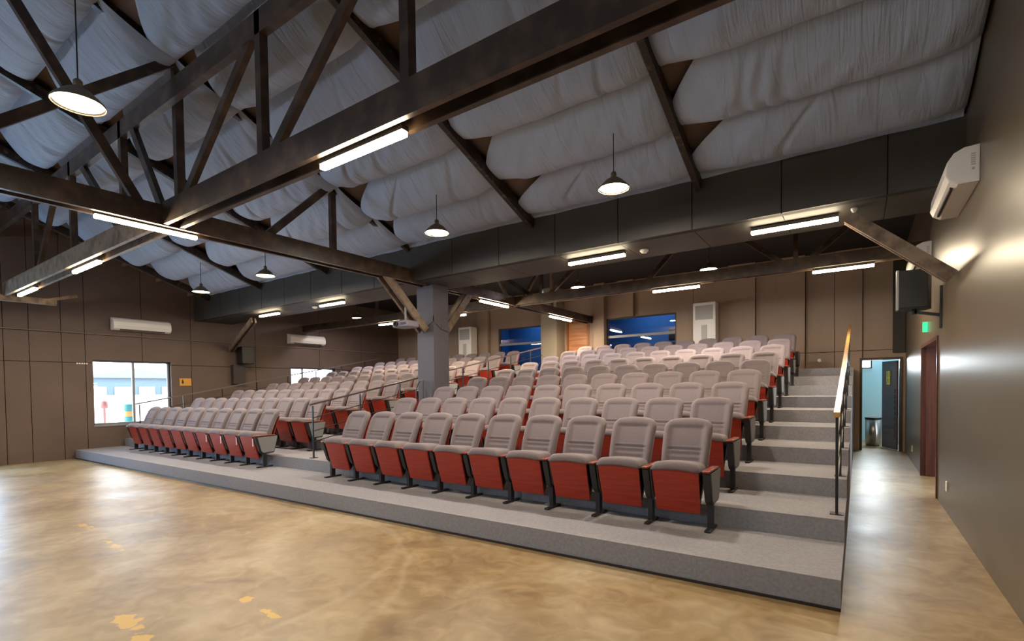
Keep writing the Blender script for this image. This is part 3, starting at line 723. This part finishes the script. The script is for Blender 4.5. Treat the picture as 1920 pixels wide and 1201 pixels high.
# ------------------------------------------------------------------ air conditioners
def wall_ac(x, y0, L, z0, sgn, label):
    """sgn -1: hung on the right wall and facing -x; +1: hung on the left wall"""
    t = thing('air_conditioner', label, 'air conditioner', (x, y0, z0), 0, 'wall air conditioners')
    H = .31; pr = [(0, 0), (0, H), (.10, H-.005), (.17, H-.04), (.215, H-.11), (.225, .09), (.20, .035), (.14, .0)]
    bm = B(); prism(bm, [(sgn*(u+.002), v) for u, v in pr], 'y', 0, L); bmesh.ops.bevel(bm, geom=[e for e in bm.edges if abs(e.verts[0].co.y-e.verts[1].co.y) < 1e-6], offset=.006, segments=2, affect='EDGES')
    obj('body', bm, whitep, t)
    bm = B(); bar(bm, (sgn*.172, .14, .012), (sgn*.172, L-.14, .012), .02, .03); obj('air_outlet', bm, slot, t)
    bm = B()
    for k in range(6): box(bm, *(sorted((sgn*.03, sgn*.06))), -.004, .0005, .14+k*.018, .150+k*.018)
    box(bm, *(sorted((sgn*.035, sgn*.055))), -.004, .0005, .10, .118)
    obj('side_vent', bm, whitel, t)
    bm = B(); bar(bm, (sgn*.227, .06, .10), (sgn*.227, L-.06, .10), .004, .006); obj('panel_seam', bm, whitel, t)
wall_ac(XW, 5.88, 1.18, 3.235, -1, 'large white wall air conditioner high on the right wall in the foreground')
wall_ac(XW, 9.3, 1.15, 3.21, -1, 'white wall air conditioner on the right wall above the black speaker')
wall_ac(XL, 4.70, 1.25, 3.07, 1, 'white wall air conditioner above the large window on the left wall')
wall_ac(XL, 9.34, 1.28, 3.05, 1, 'white wall air conditioner on the left wall above the far small window')
def tower(x, label):
    t = thing('floor_air_conditioner', label, 'air conditioner', (x, 13.55, R1+9*RS))
    bm = B(); rbox(bm, -.28, .28, 0, .36, 0, 1.80, .02, 2); obj('cabinet', bm, whitep, t)
    bm = B()
    box(bm, -.22, .22, -.008, .002, 1.36, 1.72); obj('grille_panel', bm, whitel, t)
    bm = B()
    for k in range(14): box(bm, -.21, .21, -.014, -.008, 1.375+k*.025, 1.385+k*.025)
    obj('louvres', bm, mat('louvre_grey', (150, 144, 134), .5), t)
    bm = B(); rbox(bm, -.07, .07, -.012, .002, .72, 1.22, .004, 1); obj('control_panel', bm, whitel, t)
tower(-3.28, 'white floor standing air conditioner right of the blue lit window'); tower(-11.25, 'white floor standing air conditioner left of column by back wall')

# ------------------------------------------------------------------ speakers, projector, signs, sockets
sp = thing('loudspeaker', 'black loudspeaker on a bracket under the air conditioner, right wall', 'speaker', (.58, 8.22, 2.41))
bm = B(); prism(bm, [(-.17, -.16), (.12, -.16), (.17, .02), (.12, .17), (-.12, .17)], 'z', 0.03, .51); o = obj('cabinet', bm, slot, sp)
bm = B(); box(bm, -.165, .115, -.175, -.161, .045, .495); obj('front_grille', bm, slot, sp)
bm = B(); box(bm, -.19, -.168, -.165, -.02, .02, .52); obj('edge_trim', bm, alu, sp)
bm = B(); bar(bm, (0, 0, 0.0), (.26, 0, -.06), .05, .035); bar(bm, (0, 0, -.03), (0, 0, .04), .05, .05); box(bm, .245, .267, -.05, .05, -.22, .3); obj('bracket', bm, blackmetal, sp)
sp = thing('loudspeaker', 'black loudspeaker on the left wall at the foot of the strut', 'speaker', (XL+.02, 7.85, 2.28))
bm = B(); rbox(bm, .10, .42, -.18, .18, .05, .55, .015, 2); obj('cabinet', bm, blackmetal, sp)
bm = B(); box(bm, .42, .43, -.16, .16, .07, .53); obj('front_grille', bm, darkplastic, sp)
bm = B(); box(bm, -.018, .10, -.05, .05, .2, .35); obj('bracket', bm, blackmetal, sp)
bm = B(); box(bm, XL+.002, XL+.16, 7.55, 7.9, 1.75, 2.3); tag(obj('wall_cabinet', bm, mat('dark_box', (58, 50, 46), .6)), 'dark upright box on the left wall just below the speaker', 'wall box')
pj = thing('projector', 'grey ceiling projector hung beside the column from the knee brace', 'projector', (-6.72, 6.45, 2.62))
bm = B(); rbox(bm, -.19, .19, -.15, .15, 0, .12, .025, 3); obj('body', bm, mat('projector_grey', (120, 112, 124), .4), pj)
bm = B(); lathe(bm, [(0, 0), (.045, 0), (.045, .03), (.035, .03), (.03, .01), (0, .01)], 20); 
for v in bm.verts: v.co = Vector((v.co.x-.08, -.15-v.co.z, v.co.y+.06))
obj('lens', bm, slot, pj)
bm = B(); box(bm, .03, .16, -.153, -.149, .04, .08); obj('vent', bm, slot, pj)
bm = B(); tube(bm, [(0, 0, .12), (0, 0, .5)], .018); obj('pole', bm, alu, pj)
sg = thing('wall_sign', 'small orange sign with dark pictogram right of the left window', 'sign', (XL+.002, 6.19, 1.70))
bm = B(); box(bm, 0, .012, 0, .29, 0, .20); obj('plate', bm, signy, sg)
bm = B(); lathe(bm, [(0, -.002), (.018, -.002), (.018, .002), (0, .002)], 14)
for v in bm.verts: v.co = Vector((.0135+v.co.z, v.co.x+.075, v.co.y+.15))
box(bm, .012, .0155, .06, .09, .05, .13); box(bm, .012, .0155, .045, .105, .09, .115); obj('pictogram', bm, slot, sg)
bm = B()
for k in range(5): box(bm, XL+.002, XL+.006, 4.02+k*.045, 4.05+k*.045, 2.215, 2.245)
tag(obj('wall_label', bm, whitep), 'tiny white lettering strip on the wall left of the large window', 'label')
ex = thing('exit_sign', 'small glowing green exit sign on right wall under the speaker', 'sign', (XW-.002, 9.75, 2.27))
bm = B(); box(bm, -.06, 0, 0, .02, 0, .15); obj('box', bm, greenm, ex)
def txt(s, size, parent, loc, rot, m):
    cu = bpy.data.curves.new('lettering', 'FONT'); cu.body = s; cu.size = size; cu.extrude = .001; cu.align_x = 'CENTER'
    o = bpy.data.objects.new('lettering', cu); COL.objects.link(o); o.parent = parent; o.location = loc; o.rotation_euler = rot
    cu.materials.append(m)
def socket(loc, axis, label, r=None):
    bm = B()
    if r: 
        lathe(bm, [(0, -.02), (r*.8, -.02), (r, -.01), (r, 0), (0, 0)], 20)
        for v in bm.verts: v.co = Vector((v.co.x, v.co.z, v.co.y))+Vector(loc)
    else: rbox(bm, loc[0]-.012, loc[0], loc[1]-.04, loc[1]+.04, loc[2]-.06, loc[2]+.06, .004, 1)
    tag(obj('wall_socket', bm, whitep), label, 'socket')
socket((XW-.001, 7.63, .31), 'x', 'white socket low on the near right wall beside corridor opening')
socket((XW-.001, 12.2, .27), 'x', 'white socket low on the corridor wall near the end door')
socket((-.77, YB-.001, 2.08), 'y', 'small round white fitting on back wall above the top step', .045)
# conduit along the left wall
bm = B(); tube(bm, [(XL+.02, 1.6, 2.95), (XL+.02, 12.9, 2.93)], .014, 8); struct('trim_1', bm, mat('conduit', (120, 106, 96), .5))
